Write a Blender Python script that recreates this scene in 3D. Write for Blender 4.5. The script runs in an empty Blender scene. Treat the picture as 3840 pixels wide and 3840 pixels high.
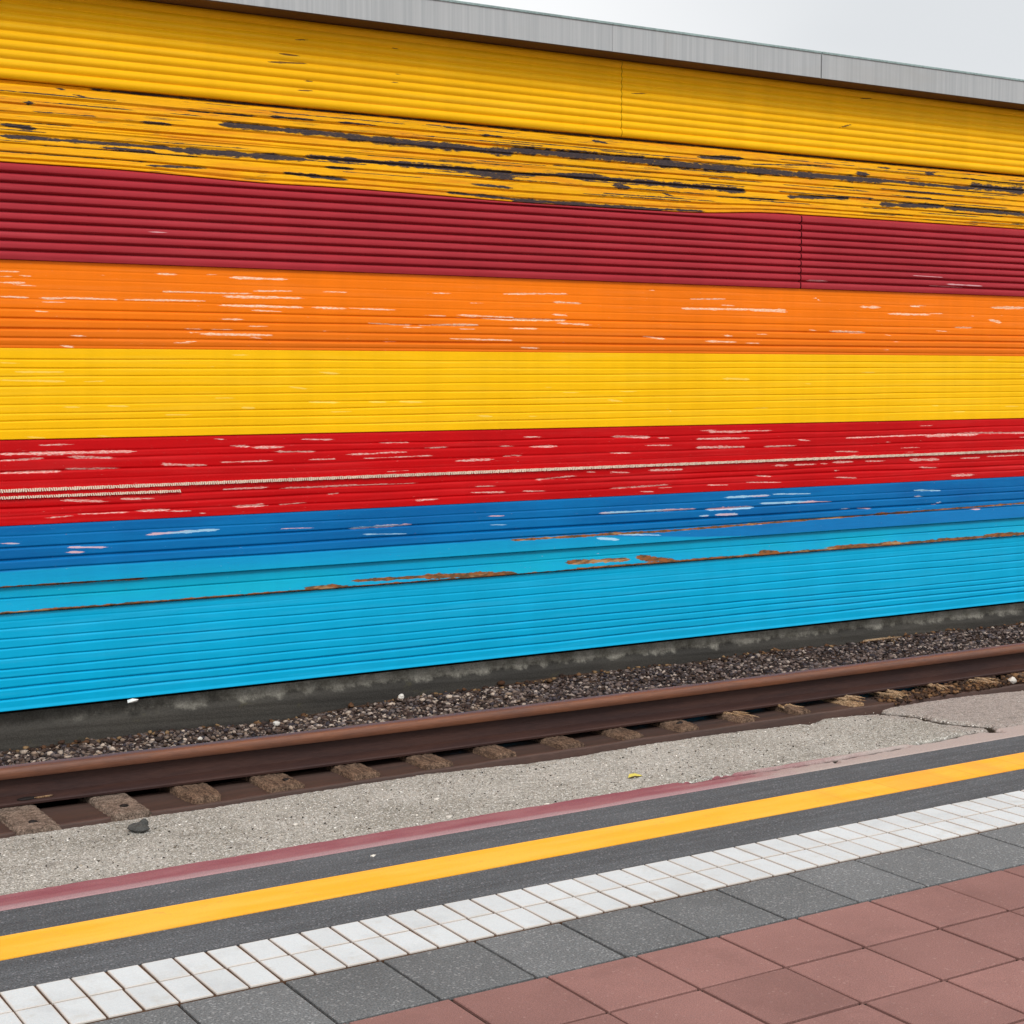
import bpy, math, random
import numpy as np
from mathutils import Vector
random.seed(7); RS = np.random.RandomState(11)
S = bpy.context.scene
# ---------------------------------------------------------------- camera
cd = bpy.data.cameras.new('camera'); cam = bpy.data.objects.new('camera', cd)
S.collection.objects.link(cam); S.camera = cam
cd.sensor_width = 36.0; cd.lens = 57.2; cd.clip_start = 0.05; cd.clip_end = 1500
cam.location = (0, 0, 1.6)
cam.rotation_euler = (math.radians(90 - 4.871), 0, math.radians(-31.954))
# ---------------------------------------------------------------- sky, sun, exposure
SUN_EL, SUN_AZ = math.radians(48), math.radians(205)      # azimuth clockwise from +Y: behind the viewer, a little left
world = bpy.data.worlds.new('World'); S.world = world; world.use_nodes = True
wt = world.node_tree; wt.nodes.clear()
def WN(t, **k):
    n = wt.nodes.new(t)
    for a, b in k.items(): setattr(n, a, b)
    return n
sky = WN('ShaderNodeTexSky', sky_type='NISHITA', sun_disc=False)
sky.sun_elevation = SUN_EL; sky.sun_rotation = SUN_AZ; sky.air_density = 1.0; sky.dust_density = 3.0
tc = WN('ShaderNodeTexCoord'); mp = WN('ShaderNodeMapping'); mp.inputs['Scale'].default_value = (1.4, 1.4, 4.0); mp.inputs['Location'].default_value = (3.1, 1.3, 0)
ns = WN('ShaderNodeTexNoise'); ns.inputs['Scale'].default_value = 1.7; ns.inputs['Detail'].default_value = 4; ns.inputs['Roughness'].default_value = .45
rp = WN('ShaderNodeValToRGB')
rp.color_ramp.elements[0].position = .40; rp.color_ramp.elements[0].color = (.86, .87, .885, 1)
rp.color_ramp.elements[1].position = .62; rp.color_ramp.elements[1].color = (1.02, 1.02, 1.02, 1)
bg1 = WN('ShaderNodeBackground'); bg1.inputs['Strength'].default_value = .08
bg2 = WN('ShaderNodeBackground'); bg2.inputs['Strength'].default_value = 1.0
mx = WN('ShaderNodeMixShader'); mx.inputs[0].default_value = .94
wo = WN('ShaderNodeOutputWorld')
L = wt.links.new
L(tc.outputs['Generated'], mp.inputs[0]); L(mp.outputs[0], ns.inputs[0]); L(ns.outputs[0], rp.inputs[0])
# a greyer bank of cloud low in the north-east
dt = WN('ShaderNodeVectorMath', operation='DOT_PRODUCT'); D1 = Vector((math.sin(math.radians(60))*math.cos(.30), math.cos(math.radians(60))*math.cos(.30), math.sin(.30)))
dt.inputs[1].default_value = D1; L(tc.outputs['Generated'], dt.inputs[0])
ad = WN('ShaderNodeMath', operation='MULTIPLY_ADD'); L(ns.outputs[0], ad.inputs[0]); ad.inputs[1].default_value = .12; L(dt.outputs['Value'], ad.inputs[2])
mr = WN('ShaderNodeMapRange', interpolation_type='SMOOTHSTEP'); L(ad.outputs[0], mr.inputs[0])
mr.inputs[1].default_value = .925; mr.inputs[2].default_value = 1.055; mr.inputs[3].default_value = 0; mr.inputs[4].default_value = 1
gm = WN('ShaderNodeMix', data_type='RGBA'); L(mr.outputs[0], gm.inputs[0]); L(rp.outputs[0], gm.inputs[6]); gm.inputs[7].default_value = (.70, .72, .74, 1)
L(sky.outputs[0], bg1.inputs[0]); L(gm.outputs[2], bg2.inputs[0])
L(bg1.outputs[0], mx.inputs[1]); L(bg2.outputs[0], mx.inputs[2]); L(mx.outputs[0], wo.inputs[0])
sd = bpy.data.lights.new('sun', 'SUN'); sun = bpy.data.objects.new('sun', sd); S.collection.objects.link(sun)
sd.energy = 1.65; sd.angle = math.radians(16); sd.color = (1, .985, .96)
dv = Vector((math.sin(SUN_AZ)*math.cos(SUN_EL), math.cos(SUN_AZ)*math.cos(SUN_EL), math.sin(SUN_EL)))
sun.rotation_euler = dv.to_track_quat('Z', 'Y').to_euler(); sun.location = dv*20
S.view_settings.view_transform = 'Standard'; S.view_settings.look = 'None'
S.view_settings.exposure = 0.15; S.view_settings.gamma = 1.0
S.render.engine = 'CYCLES'; S.render.resolution_x = 1024; S.render.resolution_y = 1024
# ---------------------------------------------------------------- helpers
def lin(r, g, b):
    f = lambda c: c/12.92 if c <= .04045 else ((c+.055)/1.055)**2.4
    return (f(r/255), f(g/255), f(b/255), 1)
class Mat:
    """small node builder"""
    def __init__(s, name, rough=.6, spec=.4, metal=0):
        s.m = bpy.data.materials.new(name); s.m.use_nodes = True; s.t = s.m.node_tree
        s.b = s.t.nodes['Principled BSDF']
        s.b.inputs['Roughness'].default_value = rough; s.b.inputs['Specular IOR Level'].default_value = spec
        s.b.inputs['Metallic'].default_value = metal
        s.g = s.t.nodes.new('ShaderNodeNewGeometry').outputs['Position']
    def put(s, sock, v):
        if isinstance(v, bpy.types.NodeSocket): s.t.links.new(v, sock)
        elif isinstance(v, tuple) and sock.type == 'VECTOR': sock.default_value = v[:3]
        else: sock.default_value = v
    def vec(s, sc, off=(0, 0, 0)):
        n = s.t.nodes.new('ShaderNodeMapping'); s.put(n.inputs[0], s.g)
        n.inputs['Scale'].default_value = sc; n.inputs['Location'].default_value = off
        return n.outputs[0]
    def noise(s, sc=(1, 1, 1), scale=1, detail=3, rough=.5, off=(0, 0, 0), dist=0):
        n = s.t.nodes.new('ShaderNodeTexNoise'); s.put(n.inputs['Vector'], s.vec(sc, off))
        n.inputs['Scale'].default_value = scale; n.inputs['Detail'].default_value = detail
        n.inputs['Roughness'].default_value = rough; n.inputs['Distortion'].default_value = dist
        return n.outputs[0]
    def voro(s, scale, sc=(1, 1, 1), out='Distance'):
        n = s.t.nodes.new('ShaderNodeTexVoronoi'); s.put(n.inputs['Vector'], s.vec(sc)); n.inputs['Scale'].default_value = scale
        return n.outputs[out]
    def attr(s, name, out='Fac'):
        n = s.t.nodes.new('ShaderNodeAttribute'); n.attribute_name = name; return n.outputs[out]
    def math(s, op, a, b=0.0, c=None):
        n = s.t.nodes.new('ShaderNodeMath'); n.operation = op; s.put(n.inputs[0], a); s.put(n.inputs[1], b)
        if c is not None: s.put(n.inputs[2], c)
        return n.outputs[0]
    def step(s, v, lo, hi, a=0.0, b=1.0):
        n = s.t.nodes.new('ShaderNodeMapRange'); n.interpolation_type = 'SMOOTHSTEP'
        s.put(n.inputs[0], v); n.inputs[1].default_value = lo; n.inputs[2].default_value = hi
        n.inputs[3].default_value = a; n.inputs[4].default_value = b
        return n.outputs[0]
    def mix(s, f, a, b, mode='MIX'):
        n = s.t.nodes.new('ShaderNodeMix'); n.data_type = 'RGBA'; n.blend_type = mode
        s.put(n.inputs[0], f); s.put(n.inputs[6], a); s.put(n.inputs[7], b); return n.outputs[2]
    def comp(s, i):
        n = s.t.nodes.new('ShaderNodeSeparateXYZ'); s.put(n.inputs[0], s.g); return n.outputs[i]
    def scale(s, col, f):            # multiply a colour by a scalar
        n = s.t.nodes.new('ShaderNodeVectorMath'); n.operation = 'SCALE'; s.put(n.inputs[0], col); s.put(n.inputs[3], f); return n.outputs[0]
    def bump(s, h, dist=.002, strength=1.0):
        n = s.t.nodes.new('ShaderNodeBump'); s.put(n.inputs['Height'], h)
        n.inputs['Distance'].default_value = dist; n.inputs['Strength'].default_value = strength
        s.t.links.new(n.outputs[0], s.b.inputs['Normal'])
    def col(s, c): s.put(s.b.inputs['Base Color'], c[:3]+(1,) if isinstance(c, tuple) else c); return s
def rgba(c): return tuple(c[:3])+(1,)
def tag(o, label=None, cat=None, group=None, kind=None):
    if label: o['label'] = label
    if cat: o['category'] = cat
    if group: o['group'] = group
    if kind: o['kind'] = kind
    return o
def empty(name, loc, label=None, cat=None, group=None):
    o = bpy.data.objects.new(name, None); S.collection.objects.link(o); o.location = loc
    o.empty_display_size = .1
    return tag(o, label, cat, group)
def mesh_obj(name, verts, faces, mat, parent=None, smooth=False, attrs=None):
    """verts (n,3) world coordinates; stored relative to the parent"""
    v = np.asarray(verts, dtype=np.float32).copy()
    me = bpy.data.meshes.new(name)
    if isinstance(faces, np.ndarray):
        me.vertices.add(len(v)); me.vertices.foreach_set('co', v.ravel())
        k = faces.shape[1]; n = len(faces)
        me.loops.add(n*k); me.loops.foreach_set('vertex_index', faces.astype(np.int32).ravel())
        me.polygons.add(n); me.polygons.foreach_set('loop_start', (np.arange(n)*k).astype(np.int32))
        me.polygons.foreach_set('loop_total', np.full(n, k, dtype=np.int32))
        me.update(calc_edges=True); me.validate()
    else:
        me.from_pydata([tuple(map(float, p)) for p in v], [], faces)
    if smooth: me.polygons.foreach_set('use_smooth', [True]*len(me.polygons))
    for an, arr in (attrs or {}).items():
        arr = np.asarray(arr, dtype=np.float32)
        if arr.ndim == 1:
            a = me.attributes.new(an, 'FLOAT', 'POINT'); a.data.foreach_set('value', arr)
        else:
            a = me.attributes.new(an, 'FLOAT_COLOR', 'POINT'); a.data.foreach_set('color', np.hstack([arr, np.ones((len(arr), 1), np.float32)]).ravel())
    me.materials.append(mat.m if isinstance(mat, Mat) else mat)
    o = bpy.data.objects.new(name, me); S.collection.objects.link(o)
    if parent is not None:
        o.parent = parent; o.location = tuple(-c for c in parent_world(parent))
    return o
def parent_world(p):
    l = Vector(p.location)
    while p.parent: p = p.parent; l += Vector(p.location)
    return l
def grid_faces(nr, nc):
    i = np.arange(nr*nc).reshape(nr, nc)
    return np.stack([i[:-1, :-1].ravel(), i[:-1, 1:].ravel(), i[1:, 1:].ravel(), i[1:, :-1].ravel()], 1)
def wob(x, seed, scale=1.0, n=5):
    """smooth 1-D noise of about unit amplitude"""
    r = np.random.RandomState(seed); x = np.asarray(x, dtype=float); o = np.zeros_like(x)
    for k in range(n):
        f = scale*(1.7**k)*(.8+.4*r.rand()); o += np.sin(x*f+r.rand()*6.28)/(1.35**k)
    return o/1.9
class MB:
    """collects boxes and prisms into one mesh"""
    def __init__(s): s.v = []; s.f = []; s.a = []
    def box(s, x0, x1, y0, y1, z0, z1, bev=0.0, t=0.0):
        b = len(s.v)
        if bev <= 0:
            s.v += [(x0,y0,z0),(x1,y0,z0),(x1,y1,z0),(x0,y1,z0),(x0,y0,z1),(x1,y0,z1),(x1,y1,z1),(x0,y1,z1)]
            s.f += [tuple(b+i for i in q) for q in ((0,3,2,1),(4,5,6,7),(0,1,5,4),(1,2,6,5),(2,3,7,6),(3,0,4,7))]
            s.a += [t]*8
        else:
            e = bev
            s.v += [(x0,y0,z0),(x1,y0,z0),(x1,y1,z0),(x0,y1,z0),(x0,y0,z1-e),(x1,y0,z1-e),(x1,y1,z1-e),(x0,y1,z1-e),
                    (x0+e,y0+e,z1),(x1-e,y0+e,z1),(x1-e,y1-e,z1),(x0+e,y1-e,z1)]
            s.f += [tuple(b+i for i in q) for q in ((0,3,2,1),(8,9,10,11),(0,1,5,4),(1,2,6,5),(2,3,7,6),(3,0,4,7),
                    (4,5,9,8),(5,6,10,9),(6,7,11,10),(7,4,8,11))]
            s.a += [t]*12
    def build(s, name, mat, parent=None, smooth=False):
        return mesh_obj(name, s.v, s.f, mat, parent, smooth, {'tint': np.array(s.a, np.float32)})
def sheet(name, x0, x1, y0, y1, z, mat, parent=None):
    return mesh_obj(name, [(x0,y0,z),(x1,y0,z),(x1,y1,z),(x0,y1,z)], [(0,1,2,3)], mat, parent)
def plat(name, x0, x1, y0, y1, z0, z1, mat, kind='structure', parent=None):
    m = MB(); m.box(x0, x1, y0, y1, z0, z1); o = m.build(name, mat, parent); return tag(o, kind=kind)
# ================================================================ MATERIALS
def painted(name, base, var=.10, rough=.5, spec=.16, wear_col=None, wear_tint=None, grime=.12, amp=.55, wmax=.9, low=None):
    """weathered paint on metal sheet; 'wear' attribute marks scraped places and a painted shadow line"""
    m = Mat(name, rough, spec)
    n1 = m.noise((.7, 1, 2.5), 1.6, 4, .55); n2 = m.noise((3, 1, 90), 1.0, 3, .6, (3, 1, 7))
    c = m.mix(m.step(n1, .3, .75), rgba(base), rgba(tuple(b*(1-var) for b in base[:3])))
    c = m.mix(m.step(n2, .50, .80, 0, grime), c, rgba(tuple(b*.62 for b in base[:3])))
    n5 = m.noise((.5, 1, 14), 3.0, 4, .6, (7, 2, 1))
    c = m.mix(m.step(n5, .46, .72, 0, .35), c, rgba(tuple(min(1, b*1.08+.03) for b in base[:3])))
    c = m.scale(c, m.step(m.noise((8, 1, .55), 1.0, 4, .62, (2, 2, 2)), .3, .75, 1.02, .95))
    c = m.mix(m.step(m.noise((.45, 1, .9), 1.0, 4, .6, (11, 3, 5)), .48, .7, 0, .16), c, rgba((base[0]*.86, base[1]*.76, base[2]*.8)))
    if low:
        z = m.comp(2); c = m.mix(m.step(m.math('ADD', z, m.math('MULTIPLY', n1, .1)), low[0], low[1], 0, low[2]), c, rgba(low[3]))
    if wear_col:
        n3 = m.math('ADD', m.math('MULTIPLY', m.noise((14, 1, 420), 1.0, 4, .7), .55), m.math('MULTIPLY', m.noise((34, 1, 130), 1.0, 4, .75, (6, 0, 6)), .45)); n4 = m.noise((60, 1, 300), 1.0, 2, .6, (5, 5, 5))
        w = m.math('ADD', m.attr('wear_shade'), m.math('MULTIPLY', m.math('SUBTRACT', n3, .5), amp*2))
        k = m.step(w, .40, .72, 0, wmax)
        c = m.mix(k, c, m.mix(m.step(n4, .35, .65), rgba(wear_col), rgba(wear_tint or wear_col)))
    m.col(c)
    rr = m.step(n1, .3, .8, rough-.06, rough+.14); m.put(m.b.inputs['Roughness'], rr)
    m.bump(m.noise((12, 12, 60), 1.0, 3, .6), .0012, .5)
    return m
M = {}
M['top'] = painted('top_yellow_paint', lin(252, 190, 8), .08, wear_col=lin(45, 40, 38), wear_tint=lin(120, 80, 40), amp=.35)
M['dis'] = painted('peeling_yellow_paint', lin(248, 180, 6), .12, rough=.55, wear_col=lin(52, 47, 50), wear_tint=lin(74, 62, 62), grime=.3, amp=1.6, wmax=1.0)
M['mar'] = painted('maroon_paint', lin(172, 47, 57), .16, rough=.5, wear_col=lin(225, 175, 180), amp=.3)
M['ora'] = painted('orange_paint', lin(252, 126, 4), .10, wear_col=lin(250, 226, 205), wear_tint=lin(255, 186, 130), amp=1.7, wmax=.85, low=(1.96, 1.78, .45, lin(208, 104, 22)))
M['yel'] = painted('bright_yellow_paint', lin(255, 196, 0), .05, wear_col=lin(255, 222, 110), amp=1.4, grime=.14, wmax=.6)
M['red'] = painted('red_paint', lin(200, 0, 8), .16, wear_col=lin(236, 206, 196), wear_tint=lin(226, 120, 112), amp=1.7, grime=.35, wmax=.85)
# peeling band: fine dark flecks and orange undercoat on top
m = M['dis']; c0 = m.b.inputs['Base Color'].links[0].from_socket
und = m.step(m.noise((1.5, 1, 22), 1.3, 4, .65, (9, 0, 2)), .46, .68, 0, .7)
und = m.math('MULTIPLY', und, m.step(m.attr('wear_shade'), .1, .4, 1, 0))
c1 = m.mix(und, c0, lin(226, 138, 24))
fl = m.math('MULTIPLY', m.step(m.noise((4, 1, 190), 1.0, 5, .78, (2, 2, 2)), .57, .63, 0, .85), m.step(m.noise((1.3, 1, 6), 1.0, 2, .5, (4, 4, 4)), .38, .54))
m.col(m.mix(fl, c1, lin(66, 50, 48)))
w = m.step(m.math('ADD', m.attr('wear_shade'), m.math('MULTIPLY', m.math('SUBTRACT', m.noise((14, 1, 420), 1.0, 4, .7), .5), 1.5)), .42, .58)
m.bump(m.math('SUBTRACT', m.noise((12, 12, 120), 1.0, 4, .6), w), .003, .7)
# blue sheet: blue above, cyan below, with scrapes and rust
def bluecyan(name):
    m = Mat(name, .5, .16)
    z = m.comp(2); x = m.comp(0)
    n1 = m.noise((.8, 1, 5), 1.5, 4, .55)
    wav = m.math('MULTIPLY', m.math('SUBTRACT', m.noise((2.5, 1, 0), 1, 3, .6), .5), .02)
    # the paint boundary climbs a little, then drops to the ledge towards the far end
    bnd = m.math('ADD', m.math('ADD', .733, wav), m.step(x, 4.6, 6.2, 0, -.066))
    k = m.step(m.math('SUBTRACT', z, bnd), -.006, .006)
    blue = m.mix(m.step(n1, .3, .7), lin(0, 114, 180), lin(0, 98, 164))
    cyan = m.mix(m.step(n1, .3, .7), lin(0, 158, 206), lin(0, 168, 200))
    c = m.mix(k, cyan, blue)
    c = m.mix(m.math('MULTIPLY', m.step(m.math('ADD', z, m.math('MULTIPLY', m.math('SUBTRACT', n1, .5), .12)), .62, .72, 0, .55), m.math('SUBTRACT', 1.0, k)), c, lin(0, 132, 190))
    c = m.mix(m.math('MULTIPLY', m.step(z, .80, .74, 0, .3), k), c, lin(0, 126, 190))
    c = m.mix(m.step(m.noise((3, 1, 90), 1, 3, .6), .5, .8, 0, .15), c, lin(4, 66, 120))
    c = m.scale(c, m.step(m.noise((7, 1, .6), 1, 4, .6, (2, 2, 2)), .3, .75, 1.02, .95))
    n3 = m.math('MULTIPLY', m.math('SUBTRACT', m.math('ADD', m.math('MULTIPLY', m.noise((14, 1, 420), 1, 4, .7), .55), m.math('MULTIPLY', m.noise((34, 1, 130), 1, 4, .75), .45)), .5), 3.0)
    kw = m.step(m.math('ADD', m.attr('wear_shade'), n3), .42, .58)
    c = m.mix(m.math('MULTIPLY', kw, .85), c, m.mix(m.step(m.noise((1.5, 1, 40), 1, 2), .46, .54), lin(170, 215, 240), lin(235, 190, 195)))
    n6 = m.noise((26, 1, 120), 1, 5, .8, (1, 8, 3))
    kr = m.step(m.math('ADD', m.attr('rust'), m.math('MULTIPLY', m.math('SUBTRACT', n6, .5), 2.6)), .42, .60)
    rc = m.mix(m.step(m.noise((20, 1, 60), 1, 4, .7), .4, .62), lin(146, 88, 48), lin(88, 72, 52))
    rc = m.mix(m.step(m.noise((6, 1, 30), 1, 3, .6, (3, 3, 3)), .55, .7), rc, lin(176, 138, 96))
    m.col(m.mix(kr, c, rc)); m.put(m.b.inputs['Roughness'], m.step(kr, 0, 1, .42, .85))
    m.bump(m.math('ADD', m.noise((12, 12, 60), 1, 3, .6), m.math('MULTIPLY', kr, .8)), .0016, .6)
    return m
M['blu'] = bluecyan('blue_and_cyan_paint')
M['cya'] = painted('cyan_paint', lin(0, 172, 218), .06, rough=.45, grime=.10)

def cement(name, base, speck=.2, size=260, bump=.0012, rough=.9, blotch=.18, white=None, dark=None, sc=(1, 1, 1)):
    m = Mat(name, rough, .25)
    a = m.noise(sc, 2.2, 5, .6); b = m.noise((1, 1, 1), size, 2, .7); v = m.voro(max(size*.55, 175), out='Color')
    c = m.scale(rgba(base), m.step(a, .25, .75, 1-blotch, 1+blotch))
    c = m.scale(c, m.step(b, .3, .7, 1-speck, 1+speck))
    sv = m.t.nodes.new('ShaderNodeSeparateColor'); m.put(sv.inputs[0], v)
    if white: c = m.mix(m.step(sv.outputs[0], white[0], white[0]+.01, 0, white[1]), c, rgba(white[2]))
    if dark: c = m.mix(m.step(sv.outputs[1], dark[0], dark[0]+.01, 0, dark[1]), c, rgba(dark[2]))
    if name in ('white_tile', 'grey_slab', 'red_slab'):
        t = m.attr('tint'); c = m.scale(c, m.step(t, 0, 1, .96 if name == 'white_tile' else .88, 1.04 if name == 'white_tile' else 1.10))
    if name == 'dark_paving': c = m.scale(c, m.step(m.noise((1, 14, 1), 2.2, 5, .65, (3, 0, 0)), .3, .7, .86, 1.16))
    if name in ('grey_slab', 'red_slab', 'dark_paving', 'white_tile'):
        c = m.mix(m.step(m.noise((1, 1, 1), 3.2, 6, .7, (8, 1, 0)), .5, .68, 0, .30), c, rgba(tuple(q*.66 for q in base[:3])))
        c = m.mix(m.step(m.noise((1, 1, 1), 13, 5, .7, (1, 9, 0)), .62, .72, 0, .3), c, rgba(tuple(q*.5+.08 for q in base[:3])))
    m.col(c); m.bump(b, bump, .8)
    return m
M['asph'] = cement('dark_paving', lin(84, 87, 90), .46, 170, .0012, .8, .14, (.94, .3, lin(160, 160, 165)), sc=(.5, 3, 1))
M['gslab'] = cement('grey_slab', lin(106, 108, 109), .36, 180, .0012, .85, .12, (.92, .4, lin(172, 172, 172)))
M['rslab'] = cement('red_slab', lin(138, 101, 95), .24, 300, .0006, .8, .10, (.985, .25, lin(190, 160, 150)))
M['grout'] = cement('dark_grout', lin(46, 34, 28), .3, 300)
M['tgrout'] = cement('tan_grout', lin(80, 58, 42), .3, 300)
# white glazed-looking tactile tile
m = M['tile'] = cement('white_tile', lin(203, 209, 211), .06, 260, .0004, .5, .05)
c0 = m.b.inputs['Base Color'].links[0].from_socket
c0 = m.mix(m.step(m.attr('edge'), .35, 1.0, 0, .32), c0, lin(205, 172, 138))
c0 = m.mix(m.step(m.noise((1, 1, 1), 9, 5, .65), .54, .70, 0, .4), c0, lin(182, 180, 172))
c0 = m.mix(m.step(m.noise((1, 1, 1), 26, 5, .7, (5, 5, 0)), .66, .74, 0, .5), c0, lin(130, 118, 100))
m.col(c0)
# exposed aggregate ledge
def aggregate():
    m = Mat('aggregate_concrete', .92, .2)
    x = m.comp(0)
    a = m.noise((1, 1, 1), 1.8, 6, .62); b = m.noise((1, 1, 1), 190, 4, .85); d = m.noise((1, 1, 1), 46, 5, .75)
    v = m.voro(210, out='Color'); sv = m.t.nodes.new('ShaderNodeSeparateColor'); m.put(sv.inputs[0], v)
    c = m.mix(m.step(a, .35, .65), lin(150, 146, 136), lin(174, 170, 161))
    far = m.step(m.math('ADD', x, m.math('MULTIPLY', a, 1.2)), 5.9, 6.3)
    c = m.mix(far, c, lin(160, 150, 143))
    c = m.scale(c, m.step(b, .36, .64, .42, 1.55)); c = m.scale(c, m.step(d, .3, .7, .74, 1.20))
    amt = m.math('MULTIPLY', m.step(sv.outputs[0], .86, .88), m.step(far, 0, 1, .85, .2))
    c = m.mix(amt, c, lin(222, 220, 214))
    c = m.mix(m.math('MULTIPLY', m.step(sv.outputs[1], .88, .90), .5), c, lin(84, 80, 76))
    big = m.voro(15, out='Distance'); bc = m.step(m.math('ADD', big, m.math('MULTIPLY', m.noise((1, 1, 1), 70, 2), .14)), .165, .125, 0, 1)
    c = m.mix(m.math('MULTIPLY', bc, .8), c, lin(234, 234, 228))
    st = m.noise((1, 1.6, 1), 5, 5, .7, (3, 3, 3)); c = m.mix(m.step(st, .56, .70, 0, .5), c, lin(98, 92, 84))
    c = m.mix(m.step(m.attr('crack'), .25, .6), c, lin(52, 44, 36))
    m.col(c); m.bump(m.math('ADD', b, d), .003, .9)
    return m
M['agg'] = aggregate()
def paintstripe():
    m = Mat('worn_maroon_stripe', .75, .3)
    x = m.comp(0); y = m.comp(1)
    n = m.noise((1, 5, 1), 2.0, 5, .65); f = m.noise((1, 1, 1), 240, 3, .7)
    p = m.mix(m.step(n, .35, .65), lin(136, 76, 84), lin(150, 98, 102))
    c = lin(170, 156, 150)
    k = m.step(m.math('ADD', m.math('ADD', x, m.math('MULTIPLY', m.math('SUBTRACT', n, .5), 2.0)), m.math('MULTIPLY', f, .3)), 4.0, 4.9)
    inner = m.step(m.math('ADD', y, m.math('MULTIPLY', m.math('SUBTRACT', n, .5), .08)), 4.88, 4.85, 0, .55)
    p = m.mix(inner, p, lin(172, 150, 152))
    m.col(m.mix(m.step(m.attr('crack'), .25, .6), m.scale(m.mix(k, p, c), m.step(f, .3, .7, .82, 1.18)), lin(52, 44, 36))); m.bump(f, .001, .8)
    return m
M['mstripe'] = paintstripe()
def yellowstripe():
    m = Mat('yellow_line_paint', .6, .35)
    x = m.comp(0)
    n = m.noise((1, 6, 1), 1.6, 5, .6); f = m.noise((1, 1, 1), 260, 2, .7)
    c = m.mix(m.step(n, .35, .65), lin(250, 176, 40), lin(252, 186, 66))
    seg = m.math('FRACT', m.math('DIVIDE', m.math('SUBTRACT', x, 4.66), .142))
    on = m.step(x, 4.0, 4.4)
    c = m.mix(m.math('MULTIPLY', on, m.step(seg, .035, .02, 0, .5)), c, lin(190, 110, 30))
    c = m.mix(m.math('MULTIPLY', on, m.step(m.noise((3.5, .2, 1), 1, 0, .5), .5, .56, 0, .5)), c, lin(255, 164, 60))
    c = m.mix(m.step(m.noise((1, 1, 1), 14, 6, .75), .58, .70, 0, .4), c, lin(186, 140, 74))
    c = m.mix(m.step(m.noise((1, 3, 1), 1.3, 5, .7, (4, 4, 0)), .5, .7, 0, .3), c, lin(212, 160, 80))
    m.col(m.scale(c, m.step(f, .3, .7, .94, 1.06))); m.bump(f, .0006, .6)
    return m
M['ystripe'] = yellowstripe()
def coping():
    m = Mat('weathered_zinc_coping', .55, .4)
    n = m.noise((60, 60, .7), 1, 4, .65); a = m.noise((.8, .8, 3), 1, 4, .6)
    c = m.mix(m.step(n, .3, .7), lin(164, 169, 171), lin(180, 184, 185))
    c = m.mix(m.step(a, .5, .7, 0, .5), c, lin(166, 167, 164))
    c = m.mix(m.step(m.noise((14, 14, .5), 1, 3, .6, (4, 0, 0)), .6, .75, 0, .25), c, lin(138, 136, 132))
    m.col(c); m.bump(n, .0008, .4); return m
M['cop'] = coping()
M['verd'] = cement('verdigris_edge', lin(142, 162, 160), .15, 60, .0006, .6)
M['soff'] = cement('brown_soffit', lin(92, 68, 44), .15, 80, .0006, .8)
M['void'] = Mat('dark_backing', .9, .1).col(lin(28, 24, 22))
M['body'] = cement('rendered_wall', lin(140, 138, 132), .1, 60)
def plinthm():
    m = Mat('stained_concrete', .92, .2)
    z = m.comp(2); x = m.comp(0)
    n = m.noise((1, 1, 1), 7, 6, .7); s = m.noise((9, 1, 2), 1, 4, .6); f = m.noise((1, 1, 1), 130, 3, .7)
    dark = m.mix(m.step(m.noise((.6, 1, 4), 1.2, 4, .6), .35, .65), lin(58, 56, 53), lin(74, 71, 66))
    lite = m.mix(m.step(n, .35, .65), lin(104, 100, 90), lin(150, 146, 136))
    zz = m.math('ADD', z, m.math('ADD', m.math('MULTIPLY', m.math('SUBTRACT', s, .5), .06), m.math('MULTIPLY', m.math('SUBTRACT', n, .5), .10)))
    k = m.step(zz, .030, .060)
    k = m.math('MULTIPLY', k, m.step(m.math('ADD', x, m.math('MULTIPLY', n, 1.5)), 2.8, 4.2, .18, .95))
    c = m.mix(k, dark, lite)
    c = m.mix(m.step(m.noise((3, 1, 5), 2, 5, .7, (6, 1, 1)), .6, .75, 0, .4), c, lin(88, 84, 52))
    m.col(m.scale(c, m.step(f, .3, .7, .8, 1.2))); m.bump(m.math('ADD', f, n), .003, .8); return m
M['pli'] = plinthm()
def rustm(name, a, b, rough=.6, spec=.5, metal=.0):
    m = Mat(name, rough, spec, metal)
    n = m.noise((1, 8, 8), 2.0, 5, .6); f = m.noise((3, 30, 30), 6, 4, .7)
    c = m.mix(m.step(n, .3, .7), rgba(a), rgba(b)); c = m.scale(c, m.step(f, .3, .7, .85, 1.15))
    m.col(c); m.bump(f, .0012, .5); return m
M['rail'] = rustm('rusty_rail_steel', lin(126, 80, 56), lin(100, 68, 56), .42, .5, .1)
M['rail2'] = rustm('shade_dark_rusty_web', lin(70, 48, 42), lin(56, 40, 38), .5, .22, .0)  # web and foot: rust brown darkened to paint shade below the head
M['plate'] = rustm('rusty_plate', lin(84, 62, 54), lin(70, 54, 48), .65, .4)
M['spike'] = Mat('dark_iron', .7, .3).col(lin(26, 20, 18))
def sleeperm(name, a, b, grain):
    m = Mat(name, .95, .15)
    n = m.noise(grain, 1, 5, .75); v = m.noise((1, 1, 1), 150, 3, .75)
    c = m.mix(m.step(n, .35, .65), rgba(a), rgba(b)); c = m.scale(c, m.step(v, .35, .65, .5, 1.45))
    m.col(c); m.bump(m.math('ADD', v, n), .006, 1); return m
M['slc'] = sleeperm('speckled_sleeper', lin(96, 82, 72), lin(146, 128, 114), (40, 40, 40))
M['slw'] = sleeperm('worn_timber_sleeper', lin(78, 62, 52), lin(128, 104, 86), (70, 14, 40))
M['slw2'] = sleeperm('bleached_timber', lin(146, 114, 82), lin(186, 158, 128), (90, 12, 60))
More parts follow.
